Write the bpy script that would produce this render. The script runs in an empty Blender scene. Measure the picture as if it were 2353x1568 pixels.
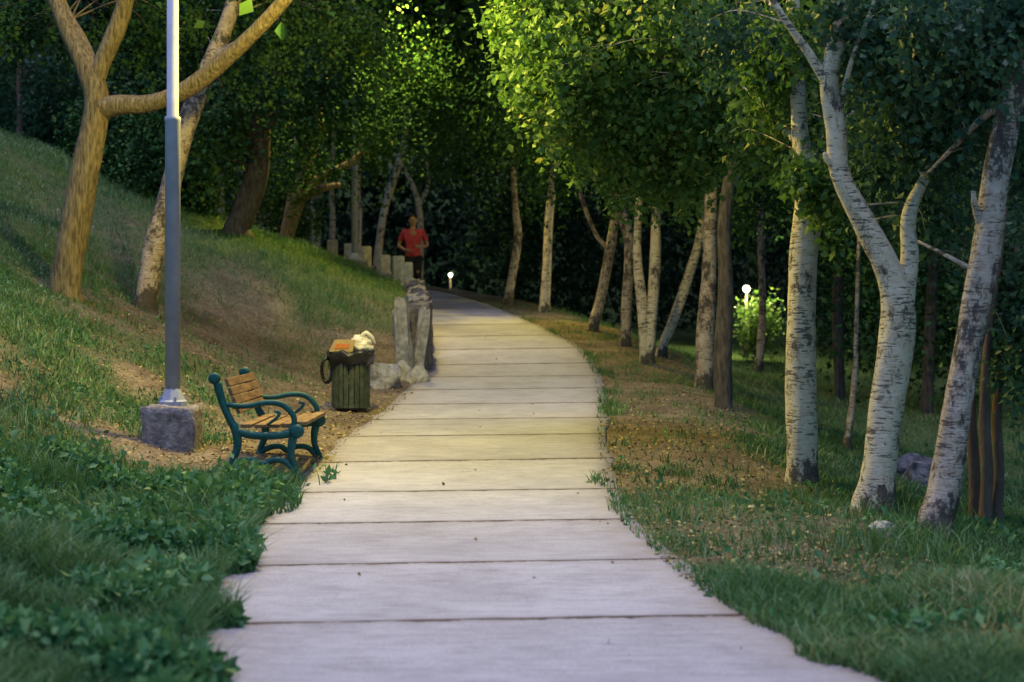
import bpy, bmesh, math, random
import numpy as np
from mathutils import Vector, noise as mnoise, Matrix

rng = np.random.default_rng(11)
random.seed(5)
scene = bpy.context.scene
COL = scene.collection
F0 = 3600.0

def ss(a, b, x):
    t = np.clip((np.asarray(x, float) - a) / (b - a), 0, 1)
    return t * t * (3 - 2 * t)

# ------------------------------------------------------------------ path profile (metres)
D = np.array([-14, -3, 0, 3, 5.54, 6.9, 8.3, 10.3, 12.1, 13.4, 14.6, 16.7, 18.6, 20, 22.4, 25, 28, 32, 36, 40, 44, 50, 64.])
LL = np.array([2.5, 0.8, .1, -.72, -1.22, -1.42, -1.57, -1.67, -1.635, -1.59, -1.53, -1.42, -1.32, -1.26, -1.19, -1.33, -1.68, -2.9, -4.2, -5.6, -7.3, -10.5, -14])
RR = np.array([5.2, 3.5, 2.8, 2.05, 1.36, 1.08, .88, .754, .758, .81, .866, .98, 1.08, 1.14, 1.2, 1.0, .3, -.59, -1.66, -3.07, -4.9, -8.0, -11])
ZZ = np.array([0, 0, 0, 0, 0, -.04, -.04, -.03, -.01, .07, .14, .2, .28, .37, .50, .80, 1.14, 1.5, 1.78, 2.0, 2.15, 2.3, 2.4])
dd = np.arange(-14, 64, .1)
def _sm(a):
    y = np.interp(dd, D, a)
    k = np.hanning(17); k /= k.sum()
    return np.convolve(np.pad(y, 8, mode='edge'), k, mode='valid')
_L, _R, _Z = _sm(LL), _sm(RR), _sm(ZZ)
Lx = lambda y: np.interp(y, dd, _L)
Rx = lambda y: np.interp(y, dd, _R)
zp = lambda y: np.interp(y, dd, _Z)

def vnoise(x, y, s, seed=0):
    x = np.asarray(x, float) / s + 1000.3; y = np.asarray(y, float) / s + 1000.7
    xi = np.floor(x).astype(np.int64); yi = np.floor(y).astype(np.int64)
    fx = x - xi; fy = y - yi
    fx = fx * fx * (3 - 2 * fx); fy = fy * fy * (3 - 2 * fy)
    def h(a, b):
        n = (a * 374761393 + b * 668265263 + seed * 974711) & 0x7fffffff
        n = ((n ^ (n >> 13)) * 1274126177) & 0x7fffffff
        n = n ^ (n >> 16)
        return (n & 0xffff) / 65535.0
    return (h(xi, yi) * (1 - fx) + h(xi + 1, yi) * fx) * (1 - fy) + (h(xi, yi + 1) * (1 - fx) + h(xi + 1, yi + 1) * fx) * fy

NU = [0, 1.2, 2.0, 2.65, 3.8, 5, 7, 9, 14, 60]; NR = [0, .08, .33, .65, 1.25, 1.9, 3.0, 3.6, 4.5, 8]
FU = [0, .1, 1.3, 2.6, 3.8, 5.1, 6.2, 7.6, 14, 60]; FR = [0, .60, 1.08, 1.55, 1.95, 2.42, 2.95, 3.45, 4.5, 8]
def gz(x, y):
    x = np.asarray(x, float); y = np.asarray(y, float)
    z = zp(y); ul = Lx(y) - x; ur = x - Rx(y)
    b = ss(20.5, 26, y)
    rl = np.interp(ul, NU, NR) * (1 - b) + np.interp(ul, FU, FR) * b
    dr = np.interp(ur, [0, 1.0, 1.6, 2.4, 4, 6, 12, 60], [0, .04, .16, .5, .95, 1.15, 1.4, 2]) * (.4 + .6 * ss(11, 17, y))
    out = z + np.where(ul > 0, rl, 0) - np.where(ur > 0, dr, 0)
    u = np.maximum(ul, ur)
    out = out + (vnoise(x, y, 1.1, 1) - .5) * .14 * np.clip(u, 0, 1.2) * (1 - .5 * b) + (vnoise(x, y, .35, 2) - .5) * .05 * np.clip(u * 2, 0, 1)
    out = out + ss(58, 125, y) * 32
    return out

def gmask(x, y):
    x = np.asarray(x, float); y = np.asarray(y, float)
    ul = Lx(y) - x; ur = x - Rx(y)
    n = vnoise(x, y, .9, 5) * .6 + vnoise(x, y, .3, 6) * .4
    nn = (n - .5) * 2
    left = 1 - ss(-.5, .8, y - (11.3 + .25 * np.clip(ul - .5, 0, 3)) + nn * 1.0)
    mid = np.clip(.34 + nn * .8 + .12 * (ul - 2), 0, 1) * ss(11, 13, y)
    up = ss(3.2, 4.6, ul + nn) * .8
    far = ss(21.5, 25, y + nn * 1.5) * .95
    dirtpatch = ss(17, 19, y) * (1 - ss(22, 24, y)) * ss(.6, 1.2, ul) * (1 - ss(3.0, 4.2, ul))
    gl = np.maximum.reduce([left, mid, up, far]) * (1 - .6 * dirtpatch)
    bare = ss(11.7, 12.4, y) * (1 - ss(19, 21, y)) * (1 - ss(.9, 1.7, ul + nn * .3))
    gl = gl * (1 - .92 * bare)
    near = 1 - ss(7.4, 9.4, y - 1.4 * np.clip(ur - .9, 0, 1.4) + nn * 1.4)
    strip = ss(1.2, 2.0, ur + nn * .6) * .95
    edge = (1 - ss(.04, .34, ur + nn * .1)) * ss(.48, .72, vnoise(x, y, .6, 8)) * ss(8, 11, y) * .9
    patch = ss(.55, .8, vnoise(x, y, .28, 18)) * .25 + .05 + .5 * ss(.52, .72, vnoise(x, y, 1.9, 28)) * ss(.35, .7, n)
    gr = np.maximum.reduce([near * (.2 + .8 * ss(.3, .6, n + .10)), strip, edge, patch, ss(18, 24, y) * .45 * ss(.4, .7, n)])
    bare2 = (1 - ss(6.2, 7.2, y + nn * .5)) * ss(.3, .6, ur - (y - 5.5) * .1)
    gr = gr * (1 - .85 * bare2)
    return np.clip(np.where(ul > -.2, gl, gr), 0, 1)

def W(px, py, d):
    return np.array([(px - 1176.5) / F0 * d, d, 1.31 + (718 - py) / F0 * d])

# ------------------------------------------------------------------ materials
def newmat(name):
    m = bpy.data.materials.new(name); m.use_nodes = True
    nt = m.node_tree; nt.nodes.clear()
    out = nt.nodes.new('ShaderNodeOutputMaterial')
    return m, nt, out
def ramp(nt, fac, stops):
    r = nt.nodes.new('ShaderNodeValToRGB')
    e = r.color_ramp.elements
    while len(e) < len(stops): e.new(.5)
    for i, (p, c) in enumerate(stops):
        e[i].position = p; e[i].color = (*c, 1) if len(c) == 3 else c
    nt.links.new(fac, r.inputs[0]); return r
def noise_node(nt, scale, detail=4, rough=.6, mapscale=None, coord='Object'):
    tc = nt.nodes.new('ShaderNodeTexCoord'); src = tc.outputs[coord]
    if mapscale:
        mp = nt.nodes.new('ShaderNodeMapping'); mp.inputs['Scale'].default_value = mapscale
        nt.links.new(src, mp.inputs[0]); src = mp.outputs[0]
    n = nt.nodes.new('ShaderNodeTexNoise'); n.inputs['Scale'].default_value = scale
    n.inputs['Detail'].default_value = detail; n.inputs['Roughness'].default_value = rough
    nt.links.new(src, n.inputs['Vector']); return n
def bsdf(nt, out, rough=.8, spec=.3, metal=0):
    b = nt.nodes.new('ShaderNodeBsdfPrincipled')
    b.inputs['Roughness'].default_value = rough
    b.inputs['Specular IOR Level'].default_value = spec
    b.inputs['Metallic'].default_value = metal
    nt.links.new(b.outputs[0], out.inputs[0]); return b
def bump(nt, h, b, strength=.5, dist=.02):
    bp = nt.nodes.new('ShaderNodeBump'); bp.inputs['Strength'].default_value = strength
    bp.inputs['Distance'].default_value = dist
    nt.links.new(h, bp.inputs['Height']); nt.links.new(bp.outputs[0], b.inputs['Normal'])
def mathn(nt, op, a, bb=None, c=None, clamp=False):
    n = nt.nodes.new('ShaderNodeMath'); n.operation = op; n.use_clamp = clamp
    for i, v in enumerate((a, bb, c)):
        if v is None: continue
        if isinstance(v, (int, float)): n.inputs[i].default_value = v
        else: nt.links.new(v, n.inputs[i])
    return n.outputs[0]
def mixc(nt, fac, a, b, mode='MIX'):
    m = nt.nodes.new('ShaderNodeMix'); m.data_type = 'RGBA'; m.blend_type = mode
    if isinstance(fac, (int, float)): m.inputs[0].default_value = fac
    else: nt.links.new(fac, m.inputs[0])
    for i, v in ((6, a), (7, b)):
        if isinstance(v, tuple): m.inputs[i].default_value = (*v, 1)
        else: nt.links.new(v, m.inputs[i])
    return m.outputs[2]
def mottled(name, c1, c2, scale=8, rough=.8, bstr=.4, bdist=.01, mapscale=None, spec=.3, metal=0, lo=.35, hi=.65):
    m, nt, out = newmat(name); b = bsdf(nt, out, rough, spec, metal)
    n = noise_node(nt, scale, 6, .65, mapscale)
    r = ramp(nt, n.outputs[0], [(lo, c1), (hi, c2)])
    nt.links.new(r.outputs[0], b.inputs['Base Color']); bump(nt, n.outputs[0], b, bstr, bdist)
    return m
def leafmat(name, stops, trans=.4, rough=.5):
    m, nt, out = newmat(name)
    at = nt.nodes.new('ShaderNodeAttribute'); at.attribute_name = 'var'
    r = ramp(nt, at.outputs['Fac'], stops)
    if trans <= 0:
        d = nt.nodes.new('ShaderNodeBsdfDiffuse'); nt.links.new(r.outputs[0], d.inputs[0]); nt.links.new(d.outputs[0], out.inputs[0]); return m
    b = nt.nodes.new('ShaderNodeBsdfPrincipled'); b.inputs['Roughness'].default_value = rough
    b.inputs['Specular IOR Level'].default_value = .35
    t = nt.nodes.new('ShaderNodeBsdfTranslucent')
    mx = nt.nodes.new('ShaderNodeMixShader'); mx.inputs[0].default_value = trans
    nt.links.new(r.outputs[0], b.inputs['Base Color']); nt.links.new(r.outputs[0], t.inputs[0])
    nt.links.new(b.outputs[0], mx.inputs[1]); nt.links.new(t.outputs[0], mx.inputs[2])
    nt.links.new(mx.outputs[0], out.inputs[0]); return m

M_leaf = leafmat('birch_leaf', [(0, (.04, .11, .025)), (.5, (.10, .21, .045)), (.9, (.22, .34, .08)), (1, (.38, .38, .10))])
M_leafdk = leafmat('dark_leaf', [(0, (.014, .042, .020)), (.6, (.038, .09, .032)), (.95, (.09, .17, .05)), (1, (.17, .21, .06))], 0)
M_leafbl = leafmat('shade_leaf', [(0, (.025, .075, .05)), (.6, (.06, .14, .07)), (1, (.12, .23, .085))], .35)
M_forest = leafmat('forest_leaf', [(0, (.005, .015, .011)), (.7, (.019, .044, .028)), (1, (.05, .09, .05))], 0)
M_grass = leafmat('grass_blade', [(0, (.045, .12, .04)), (.6, (.095, .21, .065)), (.9, (.18, .29, .10)), (1, (.38, .34, .17))], .3)
M_weed = leafmat('weed_leaf', [(0, (.035, .13, .05)), (.6, (.085, .23, .08)), (1, (.19, .34, .12))], .3, .6)
M_litter = leafmat('litter_leaf', [(0, (.14, .09, .035)), (.6, (.32, .24, .09)), (1, (.48, .42, .18))], 0)

def birchmat(name, base, warm, dark=.55):
    m, nt, out = newmat(name); b = bsdf(nt, out, .8, .2)
    n1 = noise_node(nt, 2.6, 5, .72, (4, 4, 22)); n2 = noise_node(nt, 2.1, 8, .78, (1.7, 1.7, 1))
    n3 = noise_node(nt, 14, 3, .6); n4 = noise_node(nt, 4, 4, .7)
    th = mathn(nt, 'MULTIPLY_ADD', n4.outputs[0], .5, .205)
    d = mathn(nt, 'SUBTRACT', n1.outputs[0], th)
    mk = mathn(nt, 'MULTIPLY', d, -22, clamp=True)
    tc = nt.nodes.new('ShaderNodeTexCoord'); sp = nt.nodes.new('ShaderNodeSeparateXYZ'); nt.links.new(tc.outputs['Object'], sp.inputs[0])
    lowz = mathn(nt, 'MULTIPLY', mathn(nt, 'SUBTRACT', .45, sp.outputs[2]), .22); lowz = mathn(nt, 'MAXIMUM', lowz, 0.0)
    pt = mathn(nt, 'MULTIPLY', mathn(nt, 'SUBTRACT', mathn(nt, 'ADD', mathn(nt, 'MULTIPLY_ADD', n1.outputs[0], .18, n2.outputs[0]), lowz), dark + .09), 20, clamp=True)
    c = mixc(nt, 1.0, base, ramp(nt, n3.outputs[0], [(.3, warm), (.7, (1, 1, 1))]).outputs[0], 'MULTIPLY')
    c = mixc(nt, mathn(nt, 'MULTIPLY', mk, .85), c, (.06, .05, .045))
    c = mixc(nt, mathn(nt, 'MULTIPLY', pt, .9), c, (.05, .042, .038))
    nt.links.new(c, b.inputs['Base Color']); bump(nt, n1.outputs[0], b, .6, .02)
    return m
M_birch = birchmat('birch_bark', (.74, .65, .50), (.80, .72, .62), .542)
M_birch2 = birchmat('weathered_birch_bark', (.58, .49, .41), (.65, .55, .46), .505)
M_bark = mottled('smooth_brown_bark', (.09, .065, .035), (.34, .26, .14), 7, .85, 1, .04, (5, 5, .8))
M_barkdk = mottled('dark_bark', (.04, .034, .03), (.14, .115, .10), 6, .9, .9, .03, (4, 4, 1))
M_barkred = mottled('reddish_bark', (.11, .065, .05), (.24, .15, .11), 5, .9, 1, .03, (3, 3, .9), lo=.25, hi=.75)

def groundmat():
    m, nt, out = newmat('soil_and_turf'); b = bsdf(nt, out, .95, .1)
    at = nt.nodes.new('ShaderNodeAttribute'); at.attribute_name = 'grass'
    n1 = noise_node(nt, 1.6, 6, .7); n2 = noise_node(nt, 22, 5, .75); n3 = noise_node(nt, 60, 3, .7)
    d = ramp(nt, n1.outputs[0], [(.3, (.13, .095, .07)), (.5, (.24, .19, .135)), (.7, (.36, .30, .21))])
    d2 = ramp(nt, n2.outputs[0], [(.35, (.42, .40, .38)), (.62, (1.15, 1.1, 1.02))])
    dirt = mixc(nt, 1.0, d.outputs[0], d2.outputs[0], 'MULTIPLY')
    g = ramp(nt, n2.outputs[0], [(.3, (.03, .06, .02)), (.7, (.085, .14, .045))])
    a2 = mathn(nt, 'ADD', at.outputs['Fac'], mathn(nt, 'MULTIPLY_ADD', n3.outputs[0], .8, -.4), clamp=True)
    nt.links.new(mixc(nt, a2, dirt, g.outputs[0]), b.inputs['Base Color']); bump(nt, n2.outputs[0], b, .8, .04)
    return m
M_ground = groundmat()

def pathmat():
    m, nt, out = newmat('concrete_slabs'); b = bsdf(nt, out, .85, .2)
    L = nt.links.new
    tc = nt.nodes.new('ShaderNodeTexCoord'); sp = nt.nodes.new('ShaderNodeSeparateXYZ'); L(tc.outputs['Object'], sp.inputs[0])
    M = lambda *a, **k: mathn(nt, *a, **k)
    nz = noise_node(nt, 3.5, 6, .7); nf = noise_node(nt, 35, 3, .7); ng = noise_node(nt, 7, 3, .6)
    t = M('MULTIPLY_ADD', sp.outputs[0], -.1, sp.outputs[1])
    t = M('ADD', t, M('MULTIPLY_ADD', nz.outputs[0], .09, -.045))
    t = M('ADD', t, M('MULTIPLY_ADD', nf.outputs[0], .04, -.02))
    t = M('DIVIDE', M('SUBTRACT', t, 6.86), 1.6)
    fl = M('FLOOR', M('ADD', t, .5))
    df = M('ABSOLUTE', M('SUBTRACT', t, fl))
    wn = M('MULTIPLY_ADD', nf.outputs[0], .026, M('MULTIPLY_ADD', ng.outputs[0], .055, -.024))
    mask = M('SUBTRACT', 1, M('DIVIDE', df, M('MAXIMUM', wn, .0018))); mk = M('MULTIPLY', mask, 3, clamp=True)
    sk = M('SUBTRACT', 1, M('DIVIDE', df, .07), clamp=True)
    n1 = noise_node(nt, 1.1, 8, .75); n2 = noise_node(nt, 90, 3, .8); n5 = noise_node(nt, 4, 5, .8, (1, 3.5, 1))
    c1 = ramp(nt, n1.outputs[0], [(.3, (.36, .345, .355)), (.55, (.49, .475, .49)), (.75, (.58, .56, .57))])
    c2 = ramp(nt, n2.outputs[0], [(.35, (.72, .72, .72)), (.6, (1.04, 1.04, 1.04))])
    c3 = ramp(nt, n5.outputs[0], [(.3, (.74, .73, .72)), (.55, (1.0, 1.0, 1.0))])
    c = mixc(nt, 1.0, c1.outputs[0], c2.outputs[0], 'MULTIPLY'); c = mixc(nt, 1.0, c, c3.outputs[0], 'MULTIPLY')
    wh = nt.nodes.new('ShaderNodeTexWhiteNoise'); wh.noise_dimensions = '1D'; L(M('FLOOR', t), wh.inputs['W'])
    sl = ramp(nt, wh.outputs[0], [(0, (.86, .85, .85)), (1, (1.05, 1.05, 1.05))])
    c = mixc(nt, 1.0, c, sl.outputs[0], 'MULTIPLY')
    at = nt.nodes.new('ShaderNodeAttribute'); at.attribute_name = 'edge'
    ek = M('MULTIPLY', at.outputs['Fac'], M('MULTIPLY_ADD', nz.outputs[0], 2.4, -.7), clamp=True)
    c = mixc(nt, ek, c, (.26, .21, .14))
    c = mixc(nt, M('MULTIPLY', sk, .42), c, (.2, .16, .14))
    c = mixc(nt, mk, c, (.07, .05, .045))
    L(c, b.inputs['Base Color'])
    bump(nt, M('SUBTRACT', M('MULTIPLY', n2.outputs[0], .12), mk), b, .5, .012)
    return m
M_path = pathmat()
M_stone = mottled('grey_stone', (.16, .15, .15), (.48, .46, .45), 7, .9, .9, .04)
M_wall = mottled('dark_wall_stone', (.06, .055, .06), (.24, .22, .23), 9, .9, 1, .04)
M_stonewarm = mottled('pale_stone', (.30, .28, .22), (.55, .52, .42), 9, .9, .8, .03)
M_concrete = mottled('rough_concrete', (.12, .105, .11), (.33, .30, .30), 16, .95, 1, .03)
M_pole = mottled('grey_painted_metal', (.29, .31, .40), (.37, .39, .50), 6, .6, .2, .004, spec=.3)
M_green = mottled('dark_green_paint', (.008, .065, .06), (.018, .11, .095), 20, .6, .3, .003, spec=.3)
M_can = mottled('weathered_green_metal', (.022, .032, .022), (.075, .09, .065), 15, .7, .3, .004)
M_wood = mottled('varnished_slat', (.10, .055, .03), (.28, .16, .08), 9, .6, .4, .003, (1.0, .4, 3))
M_black = mottled('black_plastic', (.008, .008, .009), (.03, .03, .03), 12, .35, .5, .01)
M_bag = mottled('white_plastic', (.52, .48, .42), (.70, .66, .57), 12, .5, .5, .01)
M_card = mottled('cardboard', (.36, .25, .12), (.46, .33, .17), 20, .8, .1, .002)
M_red = mottled('orange_print', (.50, .14, .04), (.60, .22, .06), 30, .7, .1, .002)
M_shirt = mottled('red_cloth', (.28, .025, .045), (.45, .06, .08), 12, .9, .3, .01)
M_pants = mottled('black_cloth', (.006, .006, .008), (.02, .02, .024), 12, .9, .3, .01)
M_skin = mottled('skin', (.26, .15, .10), (.36, .21, .15), 10, .6, .1, .002)
M_hair = mottled('dark_hair', (.008, .006, .005), (.02, .015, .012), 40, .6, .4, .004)
M_shoe = mottled('grey_shoe', (.1, .1, .11), (.2, .2, .2), 20, .7, .2, .003)
def emis(name, c, s):
    m, nt, out = newmat(name); e = nt.nodes.new('ShaderNodeEmission'); e.inputs[0].default_value = (*c, 1); e.inputs[1].default_value = s
    nt.links.new(e.outputs[0], out.inputs[0]); return m
M_glow = emis('lit_glass', (1, .86, .45), 14)
M_glow2 = emis('lit_globe', (1, .93, .55), 14)

# ------------------------------------------------------------------ mesh helpers
def add_obj(name, me, parent=None, loc=(0, 0, 0), **props):
    o = bpy.data.objects.new(name, me); COL.objects.link(o); o.location = loc
    if parent: o.parent = parent
    for k, v in props.items(): o[k] = v
    return o
def empty(name, loc, label, category, group=None, rot=0):
    o = bpy.data.objects.new(name, None); COL.objects.link(o); o.location = [float(v) for v in loc]
    o.rotation_euler[2] = rot; o.empty_display_size = .2
    o['label'] = label; o['category'] = category
    if group: o['group'] = group
    return o
def pymesh(name, V, Fc, mat, smooth=True):
    me = bpy.data.meshes.new(name); me.from_pydata([tuple(map(float, v)) for v in V], [], Fc)
    me.materials.append(mat)
    if smooth: me.polygons.foreach_set('use_smooth', [True] * len(me.polygons))
    me.update(); return me
def npmesh(name, V, Fa, mat, attrs=None, smooth=False):
    V = np.asarray(V, np.float32); Fa = np.asarray(Fa, np.int32); k = Fa.shape[1]
    me = bpy.data.meshes.new(name)
    me.vertices.add(len(V)); me.vertices.foreach_set('co', V.ravel())
    me.loops.add(Fa.size); me.loops.foreach_set('vertex_index', Fa.ravel())
    me.polygons.add(len(Fa)); me.polygons.foreach_set('loop_start', np.arange(0, Fa.size, k, dtype=np.int32))
    if smooth: me.polygons.foreach_set('use_smooth', np.ones(len(Fa), bool))
    me.materials.append(mat); me.update(calc_edges=True)
    for nme, arr in (attrs or {}).items():
        a = me.attributes.new(nme, 'FLOAT', 'POINT'); a.data.foreach_set('value', np.asarray(arr, np.float32))
    return me
class MB:
    def __init__(s): s.V = []; s.F = []
    def add(s, V, Fc):
        o = len(s.V); s.V.extend([tuple(map(float, v)) for v in V]); s.F.extend([tuple(i + o for i in f) for f in Fc])
    def mesh(s, name, mat, smooth=True): return pymesh(name, s.V, s.F, mat, smooth)

def catmull(P, n):
    P = np.asarray(P, float)
    if len(P) == 2:
        t = np.linspace(0, 1, n + 1)[:, None]; return P[0] * (1 - t) + P[1] * t
    Q = np.vstack([2 * P[0] - P[1], P, 2 * P[-1] - P[-2]]); out = []
    for i in range(1, len(Q) - 2):
        p0, p1, p2, p3 = Q[i - 1], Q[i], Q[i + 1], Q[i + 2]
        for t in np.linspace(0, 1, n, endpoint=False):
            out.append(.5 * ((2 * p1) + (-p0 + p2) * t + (2 * p0 - 5 * p1 + 4 * p2 - p3) * t * t + (-p0 + 3 * p1 - 3 * p2 + p3) * t ** 3))
    out.append(Q[-2]); return np.array(out)
def tube(P, R, seg=10, sub=6, jit=.06, lump=0.0, seed=0, flat=1.0):
    pr = catmull(np.hstack([np.asarray(P, float), np.asarray(R, float)[:, None]]), sub)
    p, r = pr[:, :3], np.maximum(pr[:, 3], .0015)
    T = np.gradient(p, axis=0); T /= np.linalg.norm(T, axis=1)[:, None] + 1e-9
    up = np.array([0, 1, 0.]) if abs(T[0][1]) < .9 else np.array([1, 0, 0.])
    V = []; Fc = []; lr = np.random.default_rng(seed)
    ph = lr.random(8) * 6.28
    for i in range(len(p)):
        a = up - T[i] * np.dot(up, T[i]); a /= np.linalg.norm(a) + 1e-9; up = a; b = np.cross(T[i], a)
        for k in range(seg):
            an = 2 * math.pi * k / seg
            rr = r[i] * (1 + lump * (math.sin(2 * an + ph[0] + i * .35) + .6 * math.sin(3 * an + ph[1] - i * .5)) + jit * (lr.random() - .5))
            V.append(p[i] + a * math.cos(an) * rr * flat + b * math.sin(an) * rr)
    for i in range(len(p) - 1):
        for k in range(seg):
            k2 = (k + 1) % seg
            Fc.append((i * seg + k, i * seg + k2, (i + 1) * seg + k2, (i + 1) * seg + k))
    n = (len(p) - 1) * seg
    Fc.append(tuple(reversed(range(seg)))); Fc.append(tuple(n + k for k in range(seg)))
    return V, Fc
def box(cx, cy, cz, sx, sy, sz):
    V = [(cx + a * sx / 2, cy + b * sy / 2, cz + c * sz / 2) for a in (-1, 1) for b in (-1, 1) for c in (-1, 1)]
    return V, [(0, 1, 3, 2), (4, 6, 7, 5), (0, 4, 5, 1), (2, 3, 7, 6), (0, 2, 6, 4), (1, 5, 7, 3)]
def stone(c, s, seed, rough=.12, cuts=5, rnd=.5, facet=0.0):
    bm = bmesh.new(); bmesh.ops.create_cube(bm, size=2)
    bmesh.ops.subdivide_edges(bm, edges=bm.edges[:], cuts=cuts, use_grid_fill=True)
    V = []
    lr = random.Random(seed * 17 + 3)
    planes = []
    for k in range(9):
        nv = Vector((lr.gauss(0, 1), lr.gauss(0, 1), lr.gauss(0, .8) + .2)).normalized(); planes.append((nv, 1.0 + .25 * lr.random()))
    for v in bm.verts:
        p = Vector(v.co); q = p.normalized() * 1.15; p = p.lerp(q, rnd)
        if facet:
            for nv, dd0 in planes:
                e = p.dot(nv) - dd0 * (1.15 - .3 * facet)
                if e > 0: p = p - nv * e
        n = mnoise.noise_vector(p * 1.3 + Vector((seed * 3.1, seed, 0))) * rough * 1.6 + mnoise.noise_vector(p * 3.7 + Vector((seed, 7, 3))) * rough * .6
        p = p + n
        V.append((c[0] + p.x * s[0] / 2, c[1] + p.y * s[1] / 2, c[2] + p.z * s[2] / 2))
    Fc = [tuple(v.index for v in f.verts) for f in bm.faces]; bm.free()
    return V, Fc
def revolve(prof, seg=24, cx=0, cy=0):
    V = []; Fc = []
    for r, z in prof:
        for k in range(seg):
            a = 2 * math.pi * k / seg; V.append((cx + r * math.cos(a), cy + r * math.sin(a), z))
    for i in range(len(prof) - 1):
        for k in range(seg):
            k2 = (k + 1) % seg; Fc.append((i * seg + k, i * seg + k2, (i + 1) * seg + k2, (i + 1) * seg + k))
    Fc.append(tuple(reversed(range(seg)))); n = (len(prof) - 1) * seg; Fc.append(tuple(n + k for k in range(seg)))
    return V, Fc

def leaf_arrays(P, size, droop=.5, width=.36, fold=.18, flat=False):
    r = rng; n = len(P)
    a = r.normal(size=(n, 3)); a[:, 2] -= droop
    if flat: a[:, 2] *= .3
    a /= np.linalg.norm(a, axis=1)[:, None]
    b = r.normal(size=(n, 3))
    if flat: b[:, 2] *= .3
    b -= a * (a * b).sum(1)[:, None]; b /= np.linalg.norm(b, axis=1)[:, None]
    c = np.cross(a, b); s = (size * (.6 + .7 * r.random(n)))[:, None]
    v = np.stack([P, P + a * s * .42 + b * s * width + c * s * fold, P + a * s, P + a * s * .42 - b * s * width + c * s * fold], 1)
    base = (np.arange(n) * 4)[:, None]
    Fa = np.stack([base + [0, 1, 2], base + [0, 2, 3]], 1).reshape(-1, 3)
    return v.reshape(-1, 3), Fa
def leafmesh(name, P, size, mat, var=None, **kw):
    V, Fa = leaf_arrays(P, size, **kw)
    if var is None: var = rng.random(len(P))
    return npmesh(name, V, Fa, mat, {'var': np.repeat(var, 4)})

def clumps(c, rad, n, m, sig, bottom=0):
    q = rng.normal(size=(n, 3)); q /= np.linalg.norm(q, axis=1)[:, None]
    q *= (rng.random(n) ** .45)[:, None]
    cs = np.array(c) + q * np.array(rad)
    sg = sig * (.5 + .9 * rng.random(n))
    cnt = np.maximum(5, (m * (.4 + 1.1 * rng.random(n))).astype(int))
    idx = np.repeat(np.arange(n), cnt)
    g = rng.normal(size=(len(idx), 3)) * sg[idx][:, None] * np.array([1, 1, .85])
    hang = rng.random(len(idx)) ** 2 * (rng.random(n) < .4)[idx]
    g[:, :2] *= (1 - .6 * hang)[:, None]; g[:, 2] -= hang * sig * 3.4
    P = cs[idx] + g
    cv = rng.random(n)
    var = np.clip(cv[idx] * .55 + rng.random(len(idx)) * .5, 0, 1)
    return cs, P, var

def stem(pts):
    P = [W(a, b, d) for a, b, d, w in pts]; R = [w / 2 / F0 * d for a, b, d, w in pts]
    return P, R
TREEN = [0]
def tree(label, stems, crowns, bark, leaf, leafsize=.075, group=None, name='tree', flare=1.35, twigs=14, lump=.05, shade_canopy=None):
    TREEN[0] += 1; sd = TREEN[0]
    P0 = np.array(stems[0][0][0]); g = float(gz(P0[0], P0[1]))
    base = np.array([P0[0], P0[1], g])
    root = empty(name, base, label, 'tree', group)
    mb = MB(); pool = []
    for i, (P, R) in enumerate(stems):
        P = [np.array(p) for p in P]; R = list(R)
        if i == 0 or abs(P[0][2] - g) < .4 and np.hypot(*(P[0] - base)[:2]) < 1:
            z0 = float(gz(P[0][0], P[0][1]))
            P[0] = np.array([P[0][0], P[0][1], z0 + .12])
            f = P[0].copy(); f[2] = z0 - .12; P = [f] + P; R = [R[0] * flare] + R
        V, Fc = tube([p - base for p in P], R, 16 if i == 0 else 12, 7, .05, lump, sd * 7 + i)
        mb.add(V, Fc)
        cc = catmull(np.hstack([np.array(P), np.array(R)[:, None]]), 6); pool.append(cc[len(cc) // 2:])
    pool = np.vstack(pool)
    Pl = []; vl = []
    for (c, rad, n, m, sig) in crowns:
        cs, P, v = clumps(c, rad, n, m, sig); Pl.append(P); vl.append(v)
        for k in rng.permutation(n)[:twigs]:
            dd_ = np.linalg.norm(pool[:, :3] - cs[k], axis=1) + np.maximum(pool[:, 2] - cs[k][2], 0) * .8 + rng.random(len(pool)) * .9
            j = int(np.argmin(dd_)); a = pool[j, :3]; e = cs[k]; ln = np.linalg.norm(e - a)
            if ln > 3: continue
            mdp = (a + e) / 2 + np.array([rng.normal() * .1, rng.normal() * .1, .08 + .08 * rng.random()]) * ln
            r0 = min(pool[j, 3] * .35, .004 + .004 * ln)
            V, Fc = tube([a - base, mdp - base, e - base], [r0, r0 * .6, .002], 5, 5, .05, 0, k)
            mb.add(V, Fc)
    add_obj('trunk', mb.mesh('trunk', bark), root)
    P = np.vstack(Pl) - base; v = np.concatenate(vl)
    gl = gz(P[:, 0] + base[0], P[:, 1] + base[1]) - base[2] + .15
    keep = P[:, 2] > gl
    P, v = P[keep], v[keep]; V, Fa = leaf_arrays(P, leafsize); va = np.repeat(v, 4)
    if shade_canopy:  # overhead leaf masses added to keep sky and sun off the ground below
        for cp in shade_canopy:
            _, P2, v2 = clumps(*cp); V2, F2 = leaf_arrays(P2 - base, .17)
            Fa = np.vstack([Fa, F2 + len(V)]); V = np.vstack([V, V2]); va = np.concatenate([va, np.repeat(v2, 4)])
    add_obj('crown', npmesh('crown', V, Fa, leaf, {'var': va}), root)  # tree's own leaves plus any shading leaves added above
    return root

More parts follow.
